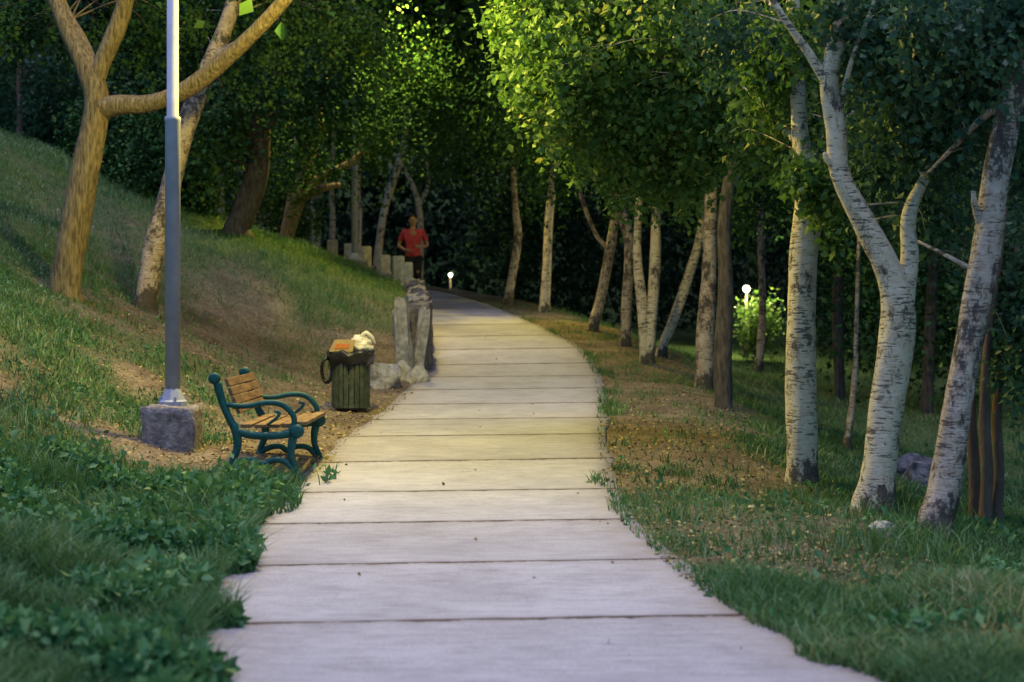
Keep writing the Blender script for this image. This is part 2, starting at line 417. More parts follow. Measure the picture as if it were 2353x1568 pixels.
# ------------------------------------------------------------------ ground
ys = np.concatenate([np.arange(-10, 4, .5), np.arange(4, 34, .12), np.arange(34, 60, .5), np.arange(60, 130, 3), np.arange(130, 420, 20)])
us = np.concatenate([[0, .1, .2, .32, .45], np.arange(.6, 10, .17), np.arange(10, 20, 1.), [22, 26, 32, 40, 60, 90, 150, 250]])
lx = Lx(ys)[:, None] - us[None, ::-1]; rx = Rx(ys)[:, None] + us[None, :]
midt = np.linspace(0, 1, 6)[1:-1]
mx_ = Lx(ys)[:, None] * (1 - midt) + Rx(ys)[:, None] * midt
X = np.hstack([lx, mx_, rx]); Y = np.repeat(ys[:, None], X.shape[1], 1)
Zg = gz(X, Y)
inside = (X >= Lx(Y) - 1e-6) & (X <= Rx(Y) + 1e-6) & (Y < 60)
Zg = np.where(inside, Zg - .05, Zg)
e0 = (np.arange(X.shape[1]) == len(us) - 1) | (np.arange(X.shape[1]) == len(us) + 4)
Zg[:, e0] += .03
nr, nc = X.shape
V = np.stack([X, Y, Zg], -1).reshape(-1, 3)
ii = np.arange(nr - 1)[:, None] * nc + np.arange(nc - 1)[None]
Fa = np.stack([ii, ii + 1, ii + nc + 1, ii + nc], -1).reshape(-1, 4)
gm = gmask(X, Y).reshape(-1)
add_obj('ground', npmesh('ground', V, Fa, M_ground, {'grass': gm}, True), kind='structure')

yp = ys[ys < 58]; t = np.linspace(0, 1, 15)
jl = (vnoise(yp, yp * 0, .5, 21) - .5) * .07; jr = (vnoise(yp, yp * 0 + 9, .5, 22) - .5) * .07
l = Lx(yp) - .03 + jl; r_ = Rx(yp) + .03 + jr
Xp = l[:, None] * (1 - t) + r_[:, None] * t
Zp = np.repeat(zp(yp)[:, None], 15, 1) + .004
Xp = np.hstack([l[:, None] - .005, Xp, r_[:, None] + .005]); Zp = np.hstack([Zp[:, :1] - .12, Zp, Zp[:, :1] - .12])
Yp = np.repeat(yp[:, None], 17, 1)
V = np.stack([Xp, Yp, Zp], -1).reshape(-1, 3)
ii = np.arange(len(yp) - 1)[:, None] * 17 + np.arange(16)[None]
Fa = np.stack([ii, ii + 1, ii + 18, ii + 17], -1).reshape(-1, 4)
eg = np.array([1, 1, .5, .15] + [0] * 9 + [.15, .5, 1, 1]); eg = np.repeat(eg[None], len(yp), 0).reshape(-1)
add_obj('path', npmesh('path', V, Fa, M_path, {'edge': eg}, False), kind='structure')

# ------------------------------------------------------------------ grass, weeds, litter
def scatter(n, side, d0, d1, ext=.40, inner=-.06, power=1.0, tuft=0):
    d = d0 * (d1 / d0) ** rng.random(n)
    if side < 0:
        um = np.maximum(ext * d + Lx(d), .5); u = inner + (um - inner) * rng.random(n) ** power
    else:
        um = np.maximum(ext * d - Rx(d), .5); u = inner + (um - inner) * rng.random(n) ** power
    if tuft:    # uneven tufts leaning out over the slab edge
        k = ss(.5, .8, vnoise(d, d * 0 + side, .38, 71)) * tuft
        u = u - k * np.clip(1 - u / .35, 0, 1)
    x = Lx(d) - u if side < 0 else Rx(d) + u
    return x, d
def blades(name, n, side, d0, d1, h, w, label=None, **k):
    x, y = scatter(n, side, d0, d1, **k)
    keep = rng.random(n) < np.clip(gmask(x, y) * 1.1 - .03, 0, 1); x, y = x[keep], y[keep]; n = len(x)
    z = gz(x, y) - .01
    P = np.stack([x, y, z], 1)
    hh = h * (.4 + 1.0 * rng.random(n) ** 1.5) * (.35 + 1.3 * vnoise(x, y, .45, 31))
    an = rng.random(n) * 6.28; la = rng.random(n) * 6.28
    ln = hh * (.25 + .9 * rng.random(n))
    wv = np.stack([np.cos(an), np.sin(an), an * 0], 1) * (w * (.6 + .8 * rng.random(n)))[:, None]
    dirv = np.stack([np.cos(la) * ln, np.sin(la) * ln, hh], 1)
    mid = P + dirv * np.array([.3, .3, .62])
    V = np.stack([P - wv, P + wv, mid + wv * .75, mid - wv * .75, P + dirv * np.array([1, 1, .95])], 1).reshape(-1, 3)
    b = (np.arange(n) * 5)[:, None]
    Fa = np.stack([b + [0, 1, 2], b + [0, 2, 3], b + [3, 2, 4]], 1).reshape(-1, 3)
    var = np.clip(rng.random(n) * .65 + vnoise(x, y, .8, 33) * .6 - .1, 0, 1)
    o = add_obj(name, npmesh(name, V, Fa, M_grass, {'var': np.repeat(var, 5)}), kind='stuff')
    o['label'] = label; o['category'] = 'grass'
    return o
blades('grass', 110000, -1, 4.2, 12.8, .14, .0042, 'thick green grass beside the concrete path', inner=-.07, tuft=.14)
blades('grass', 120000, -1, 11.5, 34, .09, .0055, 'short patchy grass on the lamp-lit slope')
blades('grass', 80000, 1, 4.2, 13, .10, .0035, 'green grass on the verge by the birch trees', tuft=.1)
blades('grass', 60000, 1, 12, 32, .08, .007, 'grass on the bank falling away from the path', ext=.45)

def weeds(n, side, d0, d1, size, hmax, label, **k):
    x, y = scatter(n, side, d0, d1, **k)
    keep = rng.random(n) < gmask(x, y) ** 1.5 * (.15 + .85 * ss(.38, .6, vnoise(x, y, .5, 44))); x, y = x[keep], y[keep]; n = len(x)
    hgt = hmax * (.1 + .9 * ss(.2, .9, vnoise(x, y, .3, 45))) * rng.random(n) ** .6
    P = np.stack([x, y, gz(x, y) + hgt], 1)
    var = np.clip(rng.random(n) * .6 + .4 * hgt / hmax, 0, 1)
    V1, F1 = leaf_arrays(P, size, droop=-.3, flat=False, width=.28, fold=.12)
    o = add_obj('ground_cover', npmesh('ground_cover', V1, F1, M_weed, {'var': np.repeat(var, 4)}), kind='stuff'); o['label'] = label; o['category'] = 'weeds'
weeds(72000, -1, 4.2, 12.6, .070, .21, 'broad-leaved green weeds growing along the path edge', inner=-.05, tuft=.18)
weeds(18000, -1, 12, 20, .05, .09, 'small weeds dotted on the leaf-strewn slope')
weeds(18000, 1, 4.2, 13, .055, .10, 'low green weeds on the verge', tuft=.1)
for side, n in ((-1, 14000), (1, 16000)):
    x, y = scatter(n, side, 9 if side < 0 else 6, 28)
    keep = rng.random(n) < (1.05 - gmask(x, y)); x, y = x[keep], y[keep]
    P = np.stack([x, y, gz(x, y) + .012], 1)
    o = add_obj('fallen_leaves', leafmesh('fallen_leaves', P, .034, M_litter, None, droop=0, flat=True, fold=.1), kind='stuff')
    o['label'] = 'dry yellow leaves scattered on bare soil'; o['category'] = 'leaves'
n = 60; y = 6 + 20 * rng.random(n) ** 1.1; tt = rng.random(n) ** 1.0; tt = np.where(tt < .5, tt ** 2 * 2, 1 - (1 - tt) ** 2 * 2); x = Lx(y) * (1 - tt) + Rx(y) * tt
o = add_obj('fallen_leaves', leafmesh('fallen_leaves', np.stack([x, y, zp(y) + .012], 1), .032, M_litter, None, droop=0, flat=True, fold=.1), kind='stuff')
o['label'] = 'a few dry leaves on the concrete slabs'; o['category'] = 'leaves'

def C(px, py, d, rad, n, m, sig): return (tuple(W(px, py, d)), rad, n, m, sig)
# ------------------------------------------------------------------ trees on the slope
tree('brown forked tree with smooth bark on the slope',
     [stem([(150, 668, 18, 74), (168, 540, 18, 68), (200, 370, 18, 62), (222, 240, 18, 60), (205, 165, 18, 52), (150, 60, 18.1, 36), (105, -60, 18.3, 30), (40, -260, 18.6, 22)]),
      stem([(228, 250, 18, 58), (275, 242, 17.9, 44), (350, 236, 17.8, 42), (430, 205, 17.6, 40), (520, 135, 17.3, 38), (600, 60, 17, 34), (680, -30, 16.8, 28), (800, -160, 16.5, 20)]),
      stem([(212, 200, 18, 46), (240, 130, 18, 42), (275, 50, 18, 40), (300, -40, 17.9, 34), (360, -200, 17.7, 22)]),
      stem([(215, 150, 18, 26), (190, 90, 18.1, 22), (150, 20, 18.2, 18), (130, -60, 18.2, 12)])],
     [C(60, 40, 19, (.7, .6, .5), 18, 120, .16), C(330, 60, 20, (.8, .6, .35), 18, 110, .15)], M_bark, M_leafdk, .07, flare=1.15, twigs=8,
     shade_canopy=[((-4.3, 17.8, 7.8), (3.6, 3.0, 1.4), 36, 55, .5), ((-1.2, 15.5, 7.4), (2.6, 2.8, .8), 42, 60, .5)])
tree('leaning white birch with dark scarred base',
     [stem([(335, 648, 19.5, 56), (362, 540, 19.5, 48), (392, 430, 19.5, 46), (428, 290, 19.5, 46), (470, 180, 19.6, 42), (515, 70, 19.7, 38), (545, -30, 19.8, 32), (600, -250, 20, 22)]),
      stem([(490, 130, 19.6, 18), (560, 90, 19.4, 12), (640, 40, 19.2, 8)])],
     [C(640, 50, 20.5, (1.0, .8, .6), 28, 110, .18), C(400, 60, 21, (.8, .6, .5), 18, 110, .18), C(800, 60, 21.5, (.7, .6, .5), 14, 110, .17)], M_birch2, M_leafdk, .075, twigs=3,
     shade_canopy=[((-3.4, 20.5, 7.8), (3, 2.6, 1.2), 34, 55, .5), ((-.3, 20.0, 8.0), (3, 2.6, .9), 54, 60, .5)])
tree('dark-trunked tree with dense green foliage',
     [stem([(545, 588, 26, 64), (560, 490, 26, 56), (592, 390, 26, 52), (605, 250, 26, 44), (640, 90, 26.2, 36), (660, -60, 26.3, 28)]),
      stem([(600, 330, 26, 26), (520, 230, 25.8, 20), (470, 120, 25.6, 14), (440, 30, 25.5, 9)]),
      stem([(600, 300, 26, 24), (700, 200, 26, 18), (760, 90, 26, 12)])],
     [((-4.1, 26.4, 6.2), (2.3, 1.6, 2.2), 64, 130, .32), ((-4.9, 25.5, 4.4), (.9, .8, .9), 22, 110, .26), ((-3.3, 25.5, 5.0), (.9, .8, .7), 18, 110, .24)], M_barkdk, M_leafdk, .10,
     shade_canopy=[((-3, 25.5, 9.3), (3.6, 3, 1.0), 54, 60, .55), ((.8, 25.0, 9.2), (3, 3, 1.0), 54, 60, .55)])
tree('spreading tree with low forked yellow-brown limbs',
     [stem([(660, 545, 29, 36), (680, 460, 29, 40), (700, 410, 29, 34), (725, 290, 29, 26), (745, 160, 29, 20), (760, 20, 29, 14)]),
      stem([(690, 440, 29, 26), (745, 405, 29, 22), (800, 378, 28.8, 17), (850, 330, 28.8, 10), (870, 280, 28.8, 4)]),
      stem([(682, 470, 29, 20), (720, 440, 28.7, 20), (780, 425, 28.5, 12)])],
     [((-3.2, 30.0, 5.9), (2.2, 1.0, 1.7), 50, 140, .30), ((-1.9, 30.0, 5.4), (1.5, 1.0, 1.1), 30, 130, .26), C(880, 300, 28.4, (.7, .6, .4), 14, 120, .2), ((-3.9, 28.5, 4.1), (.8, .7, .5), 12, 100, .22)], M_bark, M_leafdk, .085, twigs=0,
     shade_canopy=[((-2, 31.5, 10.0), (4.5, 3, 1.0), 70, 60, .55)])
tree('thin pale birch standing behind the stone posts',
     [stem([(862, 590, 37, 20), (880, 500, 37, 18), (905, 410, 37, 18), (928, 330, 37, 13), (935, 240, 37, 9), (940, 120, 37, 6)]),
      stem([(905, 410, 37, 12), (890, 350, 37, 9), (884, 270, 37, 6)])],
     [((-2.6, 38, 7.3), (2.2, 1.5, 1.6), 36, 110, .34)], M_birch, M_leafdk, .10, shade_canopy=[((-3, 37.0, 11.0), (5, 3, 1.0), 50, 60, .6)])
tree('small white birch with forked stem',
     [stem([(966, 600, 39, 16), (965, 500, 39, 15), (950, 430, 39, 11), (930, 380, 39, 8), (925, 250, 39, 5)]),
      stem([(966, 470, 39, 10), (985, 420, 39, 8), (980, 360, 39, 6), (990, 240, 39, 4)])],
     [((-2.2, 39.5, 5.9), (1.6, 1.2, 1.4), 26, 110, .34)], M_birch, M_leafdk, .10)
for px, py, d, w, tp in ((715, 560, 40, 13, 440), (760, 575, 41, 16, 430), (595, 520, 42, 12, 440), (505, 470, 43, 20, 380), (95, 320, 38, 14, 250), (822, 590, 43, 12, 420)):
    tree('slender pale birch trunk among dark foliage', [stem([(px, py, d, w), (px + 4, (py + tp) / 2, d, w * .85), (px + 2, tp, d, w * .7), (px + 12, tp - 260, d, w * .4)])],
         [(tuple(W(px, tp - 170, d + 1)), (1.6, 1.2, 1.8), 26, 90, .36)], M_birch, M_leafdk, .11, group='pale birches along the woodland edge', twigs=4)
tree('young tree with reddish trunk on the slope top',
     [stem([(44, 305, 30, 14), (46, 250, 30, 13), (44, 190, 30, 12), (50, 20, 30, 8)])],
     [((-9.6, 30.5, 6.4), (1.4, 1.2, 1.3), 30, 120, .3)], M_barkred, M_leafbl, .10)
for px, py, d, rr, n, mt, lb in ((390, 380, 27, (1.0, .8, 1.1), 44, M_leafdk, 'dense dark green bush on the slope'),
                          (270, 330, 28.5, (1.0, .8, 1.0), 40, M_leafdk, 'dense dark green bush on the slope'),
                          (640, 430, 33, (1.0, .7, 1.0), 30, M_leaf, 'bright green shrub lit by a lamp'),
                          (150, 230, 31, (1.2, .8, 1.2), 40, M_leafbl, 'grey-green bush at the slope top'),
                          (60, 150, 36, (1.8, 1, 1.8), 40, M_leafbl, 'grey-green bush at the slope top')):
    c = W(px, py, d); g = float(gz(c[0], c[1]))
    root = empty('bush', (c[0], c[1], g), lb, 'bush')
    cs, P, v = clumps(c, rr, n, 170, .26)
    _, P2, v2 = clumps((c[0], c[1], g + .7), (rr[0] * .8, rr[1] * .8, .6), n // 2, 150, .26)
    P = np.vstack([P, P2]); v = np.concatenate([v, v2]); k = P[:, 2] > gz(P[:, 0], P[:, 1])
    add_obj('foliage', leafmesh('foliage', P[k] - np.array([c[0], c[1], g]), .085, mt, v[k]), root)
    mb = MB()
    for i in range(6):
        e = cs[i] - np.array([c[0], c[1], g]); mb.add(*tube([(0, 0, -.1), e * .5 + np.array([0, 0, .1]), e], [.04, .025, .008], 6, 4, .05, 0, i))
    add_obj('stem', mb.mesh('stem', M_barkdk), root)

# ------------------------------------------------------------------ birches by the verge
tree('stout white birch lit by lamplight on the verge',
     [stem([(1843, 1088, 12.7, 76), (1842, 960, 12.7, 70), (1840, 780, 12.7, 68), (1846, 600, 12.7, 66), (1858, 460, 12.7, 62), (1838, 300, 12.7, 40), (1830, 150, 12.8, 34), (1822, 0, 12.9, 30), (1800, -300, 13, 20)]),
      stem([(1858, 470, 12.7, 40), (1900, 380, 12.9, 30), (1960, 250, 13.1, 20), (2010, 100, 13.3, 14)]),
      stem([(1835, 330, 12.7, 18), (1740, 230, 13.6, 12), (1600, 130, 15.0, 8), (1440, 60, 16, 5)]),
      stem([(1830, 100, 12.8, 20), (1700, -60, 13.6, 14), (1450, -150, 14.5, 9), (1280, -120, 15, 5)])],
     [C(1420, 60, 14.6, (1.1, 1.1, .5), 50, 150, .15), C(1270, 190, 14.4, (.42, .8, .55), 28, 130, .12), C(1450, 250, 14.8, (.8, .9, .5), 42, 140, .13),
      C(1500, 400, 15.0, (.6, .6, .22), 18, 90, .11), C(1640, 200, 14.6, (.5, .7, .8), 34, 130, .14), C(1180, 60, 14.6, (.2, .5, .3), 8, 90, .11),
      C(1790, 250, 13.2, (.35, .6, .6), 24, 110, .13), C(1800, 60, 12.6, (.35, .4, .3), 14, 90, .12), C(1900, 430, 12.4, (.25, .3, .22), 9, 70, .1), C(1840, 400, 12.2, (.18, .15, .14), 7, 60, .08)],
     M_birch, M_leaf, .076, twigs=5,
     shade_canopy=[((1.4, 13.5, 7.0), (2.6, 2.6, .8), 42, 60, .5), ((-.6, 11.8, 7.6), (2.2, 1.6, .7), 22, 60, .5), ((3.2, 16.5, 7.4), (2.6, 2.6, .8), 36, 60, .5)])
tree('large forked white birch with peeling bark',
     [stem([(2010, 1190, 10.75, 96), (2022, 1060, 10.75, 80), (2045, 880, 10.75, 76), (2065, 720, 10.75, 82), (2040, 620, 10.75, 62), (1985, 510, 10.75, 52), (1930, 400, 10.75, 48), (1922, 300, 10.75, 46), (1905, 190, 10.75, 44), (1925, 80, 10.75, 44), (1935, -60, 10.8, 36), (1960, -350, 11, 24)]),
      stem([(2072, 700, 10.75, 56), (2090, 600, 10.8, 44), (2088, 500, 10.9, 34), (2120, 420, 11, 26), (2170, 330, 11, 20), (2260, 250, 10.9, 18), (2350, 190, 10.8, 14), (2500, 60, 10.7, 10)]),
      stem([(1900, 190, 10.75, 24), (1850, 110, 10.75, 20), (1800, 40, 10.7, 16), (1740, -60, 10.7, 12)]),
      stem([(1935, 230, 10.75, 14), (1960, 130, 10.6, 12), (2000, 30, 10.5, 9), (2030, -60, 10.4, 6)]),
      stem([(2130, 420, 11, 12), (2105, 350, 11.1, 10), (2150, 260, 11.2, 6)]),
      stem([(1925, 400, 10.75, 18), (1900, 365, 10.7, 14), (1895, 350, 10.7, 8)])],
     [C(2100, 110, 11.0, (.55, .6, .45), 44, 110, .13), C(2140, 300, 11.1, (.34, .5, .3), 24, 100, .11), C(2090, 260, 12.2, (.5, .5, .6), 26, 110, .14), C(1990, 40, 10.8, (.35, .5, .2), 16, 90, .1),
      C(2150, 480, 11.4, (.3, .4, .25), 14, 80, .11), C(1700, 60, 11.4, (.3, .4, .2), 10, 80, .1), C(1990, 330, 12.0, (.25, .4, .5), 18, 100, .12)],
     M_birch, M_leafbl, .066, twigs=3, shade_canopy=[((2.6, 10.8, 5.6), (1.8, 1.4, .7), 18, 55, .45)])
tree('leaning grey-white birch on the grassy verge',
     [stem([(2150, 1252, 9.9, 84), (2172, 1120, 9.9, 72), (2200, 930, 9.9, 68), (2240, 720, 9.9, 64), (2268, 560, 9.9, 66), (2290, 400, 9.9, 64), (2320, 250, 9.9, 56), (2360, 100, 9.9, 46), (2420, -150, 10, 34)]),
      stem([(2235, 620, 9.9, 12), (2180, 590, 10.0, 10), (2110, 555, 10.2, 6)]),
      stem([(2255, 520, 9.9, 20), (2240, 470, 9.85, 16), (2237, 440, 9.85, 10)]),
      stem([(2320, 230, 9.9, 26), (2260, 270, 10.1, 18), (2200, 330, 10.3, 12), (2130, 400, 10.6, 6)])],
     [C(2280, 70, 10.0, (.35, .4, .28), 26, 100, .11), C(2170, 60, 9.9, (.3, .4, .18), 14, 90, .1), C(2345, 300, 10.6, (.14, .4, .5), 16, 100, .11), C(2350, 700, 11.5, (.14, .5, .6), 18, 100, .13), C(2220, 200, 10.4, (.3, .3, .25), 14, 90, .1)],
     M_birch2, M_leafbl, .064, twigs=3, shade_canopy=[((3.4, 9.4, 5.4), (1.3, 1.2, .6), 8, 55, .4)])
tree('reddish brown multi-stemmed trunk behind the birches',
     [stem([(2238, 1240, 11.7, 30), (2240, 1100, 11.7, 24), (2232, 950, 11.7, 22), (2240, 830, 11.7, 18), (2275, 560, 11.7, 14), (2310, 300, 11.8, 10)]),
      stem([(2264, 1240, 11.5, 34), (2268, 1080, 11.5, 27), (2262, 950, 11.5, 24), (2268, 800, 11.5, 20), (2300, 560, 11.6, 14), (2330, 200, 11.8, 10)]),
      stem([(2290, 1240, 11.7, 30), (2296, 1080, 11.7, 25), (2290, 960, 11.7, 22), (2302, 840, 11.7, 18), (2340, 560, 11.7, 12)])],
     [C(2330, 760, 11.6, (.18, .2, .25), 12, 80, .11), C(2330, 480, 12.0, (.3, .4, .7), 24, 100, .14)], M_barkred, M_leafbl, .062, twigs=3, lump=.1)
mids = [
 ('pale birch trunk with rough grey bark', [[(1618, 905, 21, 44), (1620, 780, 21, 40), (1628, 650, 21, 36), (1632, 520, 21, 30), (1640, 300, 21, 22), (1650, 100, 21, 14)]], M_birch2, (1700, 330, 21.6, (1.0, 1.0, .9), 34, 120, .22)),
 ('dark grey tree trunk on the bank', [[(1662, 945, 18.5, 44), (1662, 800, 18.5, 40), (1668, 650, 18.5, 36), (1665, 500, 18.5, 30), (1690, 300, 18.5, 22), (1700, 50, 18.5, 16)]], M_barkdk, (1780, 200, 19.2, (.9, .8, 1.0), 34, 130, .2)),
 ('slender birch leaning over the bank', [[(1522, 825, 24, 26), (1550, 730, 24, 24), (1580, 640, 24, 22), (1608, 545, 24, 20), (1625, 400, 24, 15), (1660, 200, 24, 9)]], M_birch, (1640, 300, 24.5, (1.0, .9, 1.2), 36, 120, .24)),
 ('twin-stemmed white birch with dark band', [[(1482, 820, 23, 26), (1476, 700, 23, 24), (1464, 580, 23, 20), (1470, 400, 23, 15), (1460, 200, 23, 9)], [(1492, 820, 23, 26), (1500, 700, 23, 26), (1506, 580, 23, 24), (1508, 480, 23, 20), (1515, 300, 23, 14), (1530, 100, 23, 8)]], M_birch, (1500, 330, 23.4, (1.0, .8, .9), 40, 130, .22)),
 ('pale birch with a curved stem', [[(1437, 792, 25, 26), (1440, 690, 25, 24), (1446, 580, 25, 22), (1435, 480, 25, 16), (1400, 430, 25, 10), (1380, 350, 25, 7)], [(1440, 560, 25, 14), (1420, 450, 25, 10), (1430, 300, 25, 6)]], M_birch2, (1400, 300, 25.5, (1.1, 1.0, 1.1), 36, 120, .24)),
 ('leaning birch with a long arching bare branch', [[(1364, 766, 27, 26), (1382, 680, 27, 24), (1402, 570, 27, 22), (1412, 500, 27, 18), (1425, 350, 27, 12), (1440, 150, 27, 8)], [(1408, 580, 27, 12), (1370, 540, 27, 10), (1335, 450, 27, 9), (1312, 370, 27, 8), (1290, 250, 27, 5)]], M_birch2, (1330, 250, 27.5, (1.4, 1.2, 1.3), 40, 120, .28)),
 ('straight white birch trunk', [[(1252, 722, 30, 24), (1256, 620, 30, 21), (1262, 500, 30, 20), (1270, 400, 30, 16), (1275, 200, 30, 10)]], M_birch, (1260, 240, 30.6, (1.6, 1.2, 1.5), 44, 120, .30)),
 ('slim birch trunk bending slightly', [[(1168, 698, 32, 22), (1180, 620, 32, 20), (1190, 540, 32, 18), (1183, 460, 32, 15), (1175, 300, 32, 10)]], M_birch2, (1130, 270, 32.5, (1.6, 1.3, 1.7), 44, 120, .32)),
 ('thin pale sapling down the bank', [[(1948, 1035, 19, 18), (1958, 930, 19, 15), (1966, 830, 19, 13), (1968, 740, 19, 10), (1975, 500, 19, 7)]], M_birch2, (1990, 430, 19.5, (.9, .8, .9), 28, 110, .2)),
 ('pale birch trunk standing in the shade', [[(1745, 830, 29, 20), (1752, 700, 29, 18), (1748, 520, 29, 14), (1755, 250, 29, 8)]], M_birch2, (1760, 380, 29.5, (1.3, 1.2, 1.4), 36, 110, .3)),
 ('dark trunk standing in the shade of the wood', [[(1930, 860, 26, 26), (1925, 700, 26, 24), (1935, 500, 26, 18), (1940, 250, 26, 12)]], M_barkdk, (1930, 420, 26.5, (1.3, 1.2, 1.4), 36, 110, .28)),
 ('dark trunk standing in the shade of the wood', [[(2130, 880, 25, 30), (2140, 700, 25, 26), (2150, 500, 25, 18), (2160, 250, 25, 12)]], M_barkdk, (2150, 500, 25.5, (1.4, 1.2, 1.5), 40, 110, .28)),
]
for lb, sts, bk, cr in mids:
    cc = C(*cr)
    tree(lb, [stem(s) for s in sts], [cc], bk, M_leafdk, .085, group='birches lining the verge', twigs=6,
         shade_canopy=[((cc[0][0] * .8, cc[0][1] - .5, cc[0][2] + 3.4), (2.6, 2.4, .9), 32, 52, .5)])

# ------------------------------------------------------------------ far wood
def far_mass(boxes, size, lab, mat=None):
    Ps = []; vs = []
    for (x0, x1, y0, y1, z0, z1, n, m, s) in boxes:
        cs = np.stack([rng.uniform(x0, x1, n), rng.uniform(y0, y1, n), rng.uniform(z0, z1, n)], 1)
        idx = np.repeat(np.arange(n), m)
        P = cs[idx] + rng.normal(size=(n * m, 3)) * s
        v = np.clip(rng.random(n)[idx] * .6 + rng.random(n * m) * .4, 0, 1)
        k = P[:, 2] > gz(P[:, 0], P[:, 1]); Ps.append(P[k]); vs.append(v[k])
    o = add_obj('forest', leafmesh('forest', np.vstack(Ps), size, mat or M_forest, np.concatenate(vs)), kind='stuff')
    o['label'] = lab; o['category'] = 'forest'
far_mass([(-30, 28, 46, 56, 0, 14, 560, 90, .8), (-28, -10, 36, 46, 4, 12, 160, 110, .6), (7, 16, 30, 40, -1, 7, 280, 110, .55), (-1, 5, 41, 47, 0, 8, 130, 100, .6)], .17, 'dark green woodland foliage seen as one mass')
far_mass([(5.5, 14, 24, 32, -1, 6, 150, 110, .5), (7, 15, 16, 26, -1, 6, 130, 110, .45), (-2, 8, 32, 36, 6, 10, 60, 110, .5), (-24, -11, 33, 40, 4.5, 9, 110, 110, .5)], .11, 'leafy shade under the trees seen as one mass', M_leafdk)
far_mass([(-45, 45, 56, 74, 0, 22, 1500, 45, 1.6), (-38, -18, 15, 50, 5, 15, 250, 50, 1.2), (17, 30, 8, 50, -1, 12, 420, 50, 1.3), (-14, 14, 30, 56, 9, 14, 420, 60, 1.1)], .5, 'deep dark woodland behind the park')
c = W(1745, 745, 30.8); g = float(gz(c[0], c[1]))
root = empty('bush', (c[0], c[1], g), 'bright green bush glowing beside a lit lamp', 'bush')
cs, P, v = clumps(c, (.35, .4, .65), 22, 100, .16); k = P[:, 2] > gz(P[:, 0], P[:, 1])
add_obj('foliage', leafmesh('foliage', P[k] - np.array([c[0], c[1], g]), .075, M_leaf, v[k]), root)
mb = MB()
for i in range(6):
    e = cs[i] - np.array([c[0], c[1], g]); mb.add(*tube([(0, 0, -.1), e * .5, e], [.03, .02, .008], 6, 4, .05, 0, i))
add_obj('stem', mb.mesh('stem', M_barkdk), root)

# ------------------------------------------------------------------ street lamps
def light(name, loc, power, color, size, parent=None, kind='POINT', cone=120, tilt=0):
    ld = bpy.data.lights.new(name, kind); ld.energy = power; ld.color = color; ld.shadow_soft_size = size
    if kind == 'SPOT': ld.spot_size = math.radians(cone); ld.spot_blend = .6
    o = bpy.data.objects.new(name, ld); COL.objects.link(o); o.location = loc
    o.rotation_euler[0] = -math.radians(tilt)
    if parent: o.parent = parent
    return o
def street_lamp(x, y, plinth_w, label, power, armdx, armdy, h, plinth_h=.36, kind='POINT', tilt=0):
    g = float(gz(x, y)); root = empty('street_lamp', (x, y, g), label, 'street lamp', 'tall park lamps beside the path')
    mb = MB(); mb.add(*stone((0, 0, plinth_h / 2 - .12), (plinth_w, plinth_w * .9, plinth_h + .24), 3, .07, 9, .10))
    add_obj('plinth', mb.mesh('plinth', M_concrete, True), root)
    z0 = plinth_h - .0
    mb = MB(); mb.add(*revolve([(.125, z0 - .03), (.125, z0 + .03), (.105, z0 + .045), (.07, z0 + .13), (.066, z0 + .14)], 8))
    for k in range(4):
        a = k * math.pi / 2 + .4; V, Fc = revolve([(.012, z0 + .02), (.012, z0 + .07)], 6, .105 * math.cos(a), .105 * math.sin(a)); mb.add(V, Fc)
    add_obj('base_flange', mb.mesh('base_flange', M_pole, False), root)
    j = 2.78
    mb = MB(); mb.add(*revolve([(.064, z0 + .05), (.064, j - .02), (.068, j - .01), (.068, j + .02), (.05, j + .035), (.048, h)], 24))
    add_obj('pole', mb.mesh('pole', M_pole), root)
    mb = MB(); mb.add(*tube([(0, 0, h - .05), (armdx * .3, armdy * .3, h + .18), (armdx, armdy, h + .25)], [.04, .035, .03], 10, 6, 0))
    add_obj('arm', mb.mesh('arm', M_pole), root)
    mb = MB(); mb.add(*revolve([(.05, h + .30), (.13, h + .27), (.19, h + .2), (.2, h + .17), (.17, h + .165)], 20, armdx, armdy))
    hd = add_obj('lamp_head', mb.mesh('lamp_head', M_pole), root)
    mb = MB(); mb.add(*revolve([(.15, h + .163), (.15, h + .14), (.10, h + .10), (.03, h + .08)], 18, armdx, armdy))
    add_obj('lamp_glass', mb.mesh('lamp_glass', M_glow), hd)
    light('lamp_light', (armdx, armdy, h + .02), power, (1.0, .80, .14), .15, root, kind, 115, tilt)
x0 = (397 - 1176.5) / F0 * 13.3
street_lamp(x0, 13.3, .46, 'grey metal lamp post on a rough concrete block', 1350, 1.4, .7, 4.6)
x1 = (815 - 1176.5) / F0 * 31
street_lamp(x1, 31, .5, 'slim lamp post on a stone plinth behind the posts', 3000, 1.0, -1.6, 5.5, .18, 'SPOT', 22)

def globe_lamp(px, py, d, label, power, R):
    c = W(px, py, d); g = float(gz(c[0], c[1])); h = c[2] - g
    root = empty('street_lamp', (c[0], c[1], g), label, 'street lamp')
    mb = MB(); mb.add(*revolve([(.06, -.1), (.05, .3), (.035, .4), (.03, h - R)], 10)); add_obj('pole', mb.mesh('pole', M_barkdk), root)
    mb = MB(); mb.add(*revolve([(R * math.sin(a), h - R * math.cos(a)) for a in np.linspace(.15, 3.0, 12)], 16)); add_obj('globe', mb.mesh('globe', M_glow2), root)
    light('lamp_light', (0.05, -.35, h + .1), power, (1, .9, .4), R, root)
globe_lamp(1035, 632, 44, 'distant glowing globe lamp among the trees', 40, .055)
globe_lamp(1715, 664, 31.5, 'glowing globe lamp beside a bright bush', 260, .07)

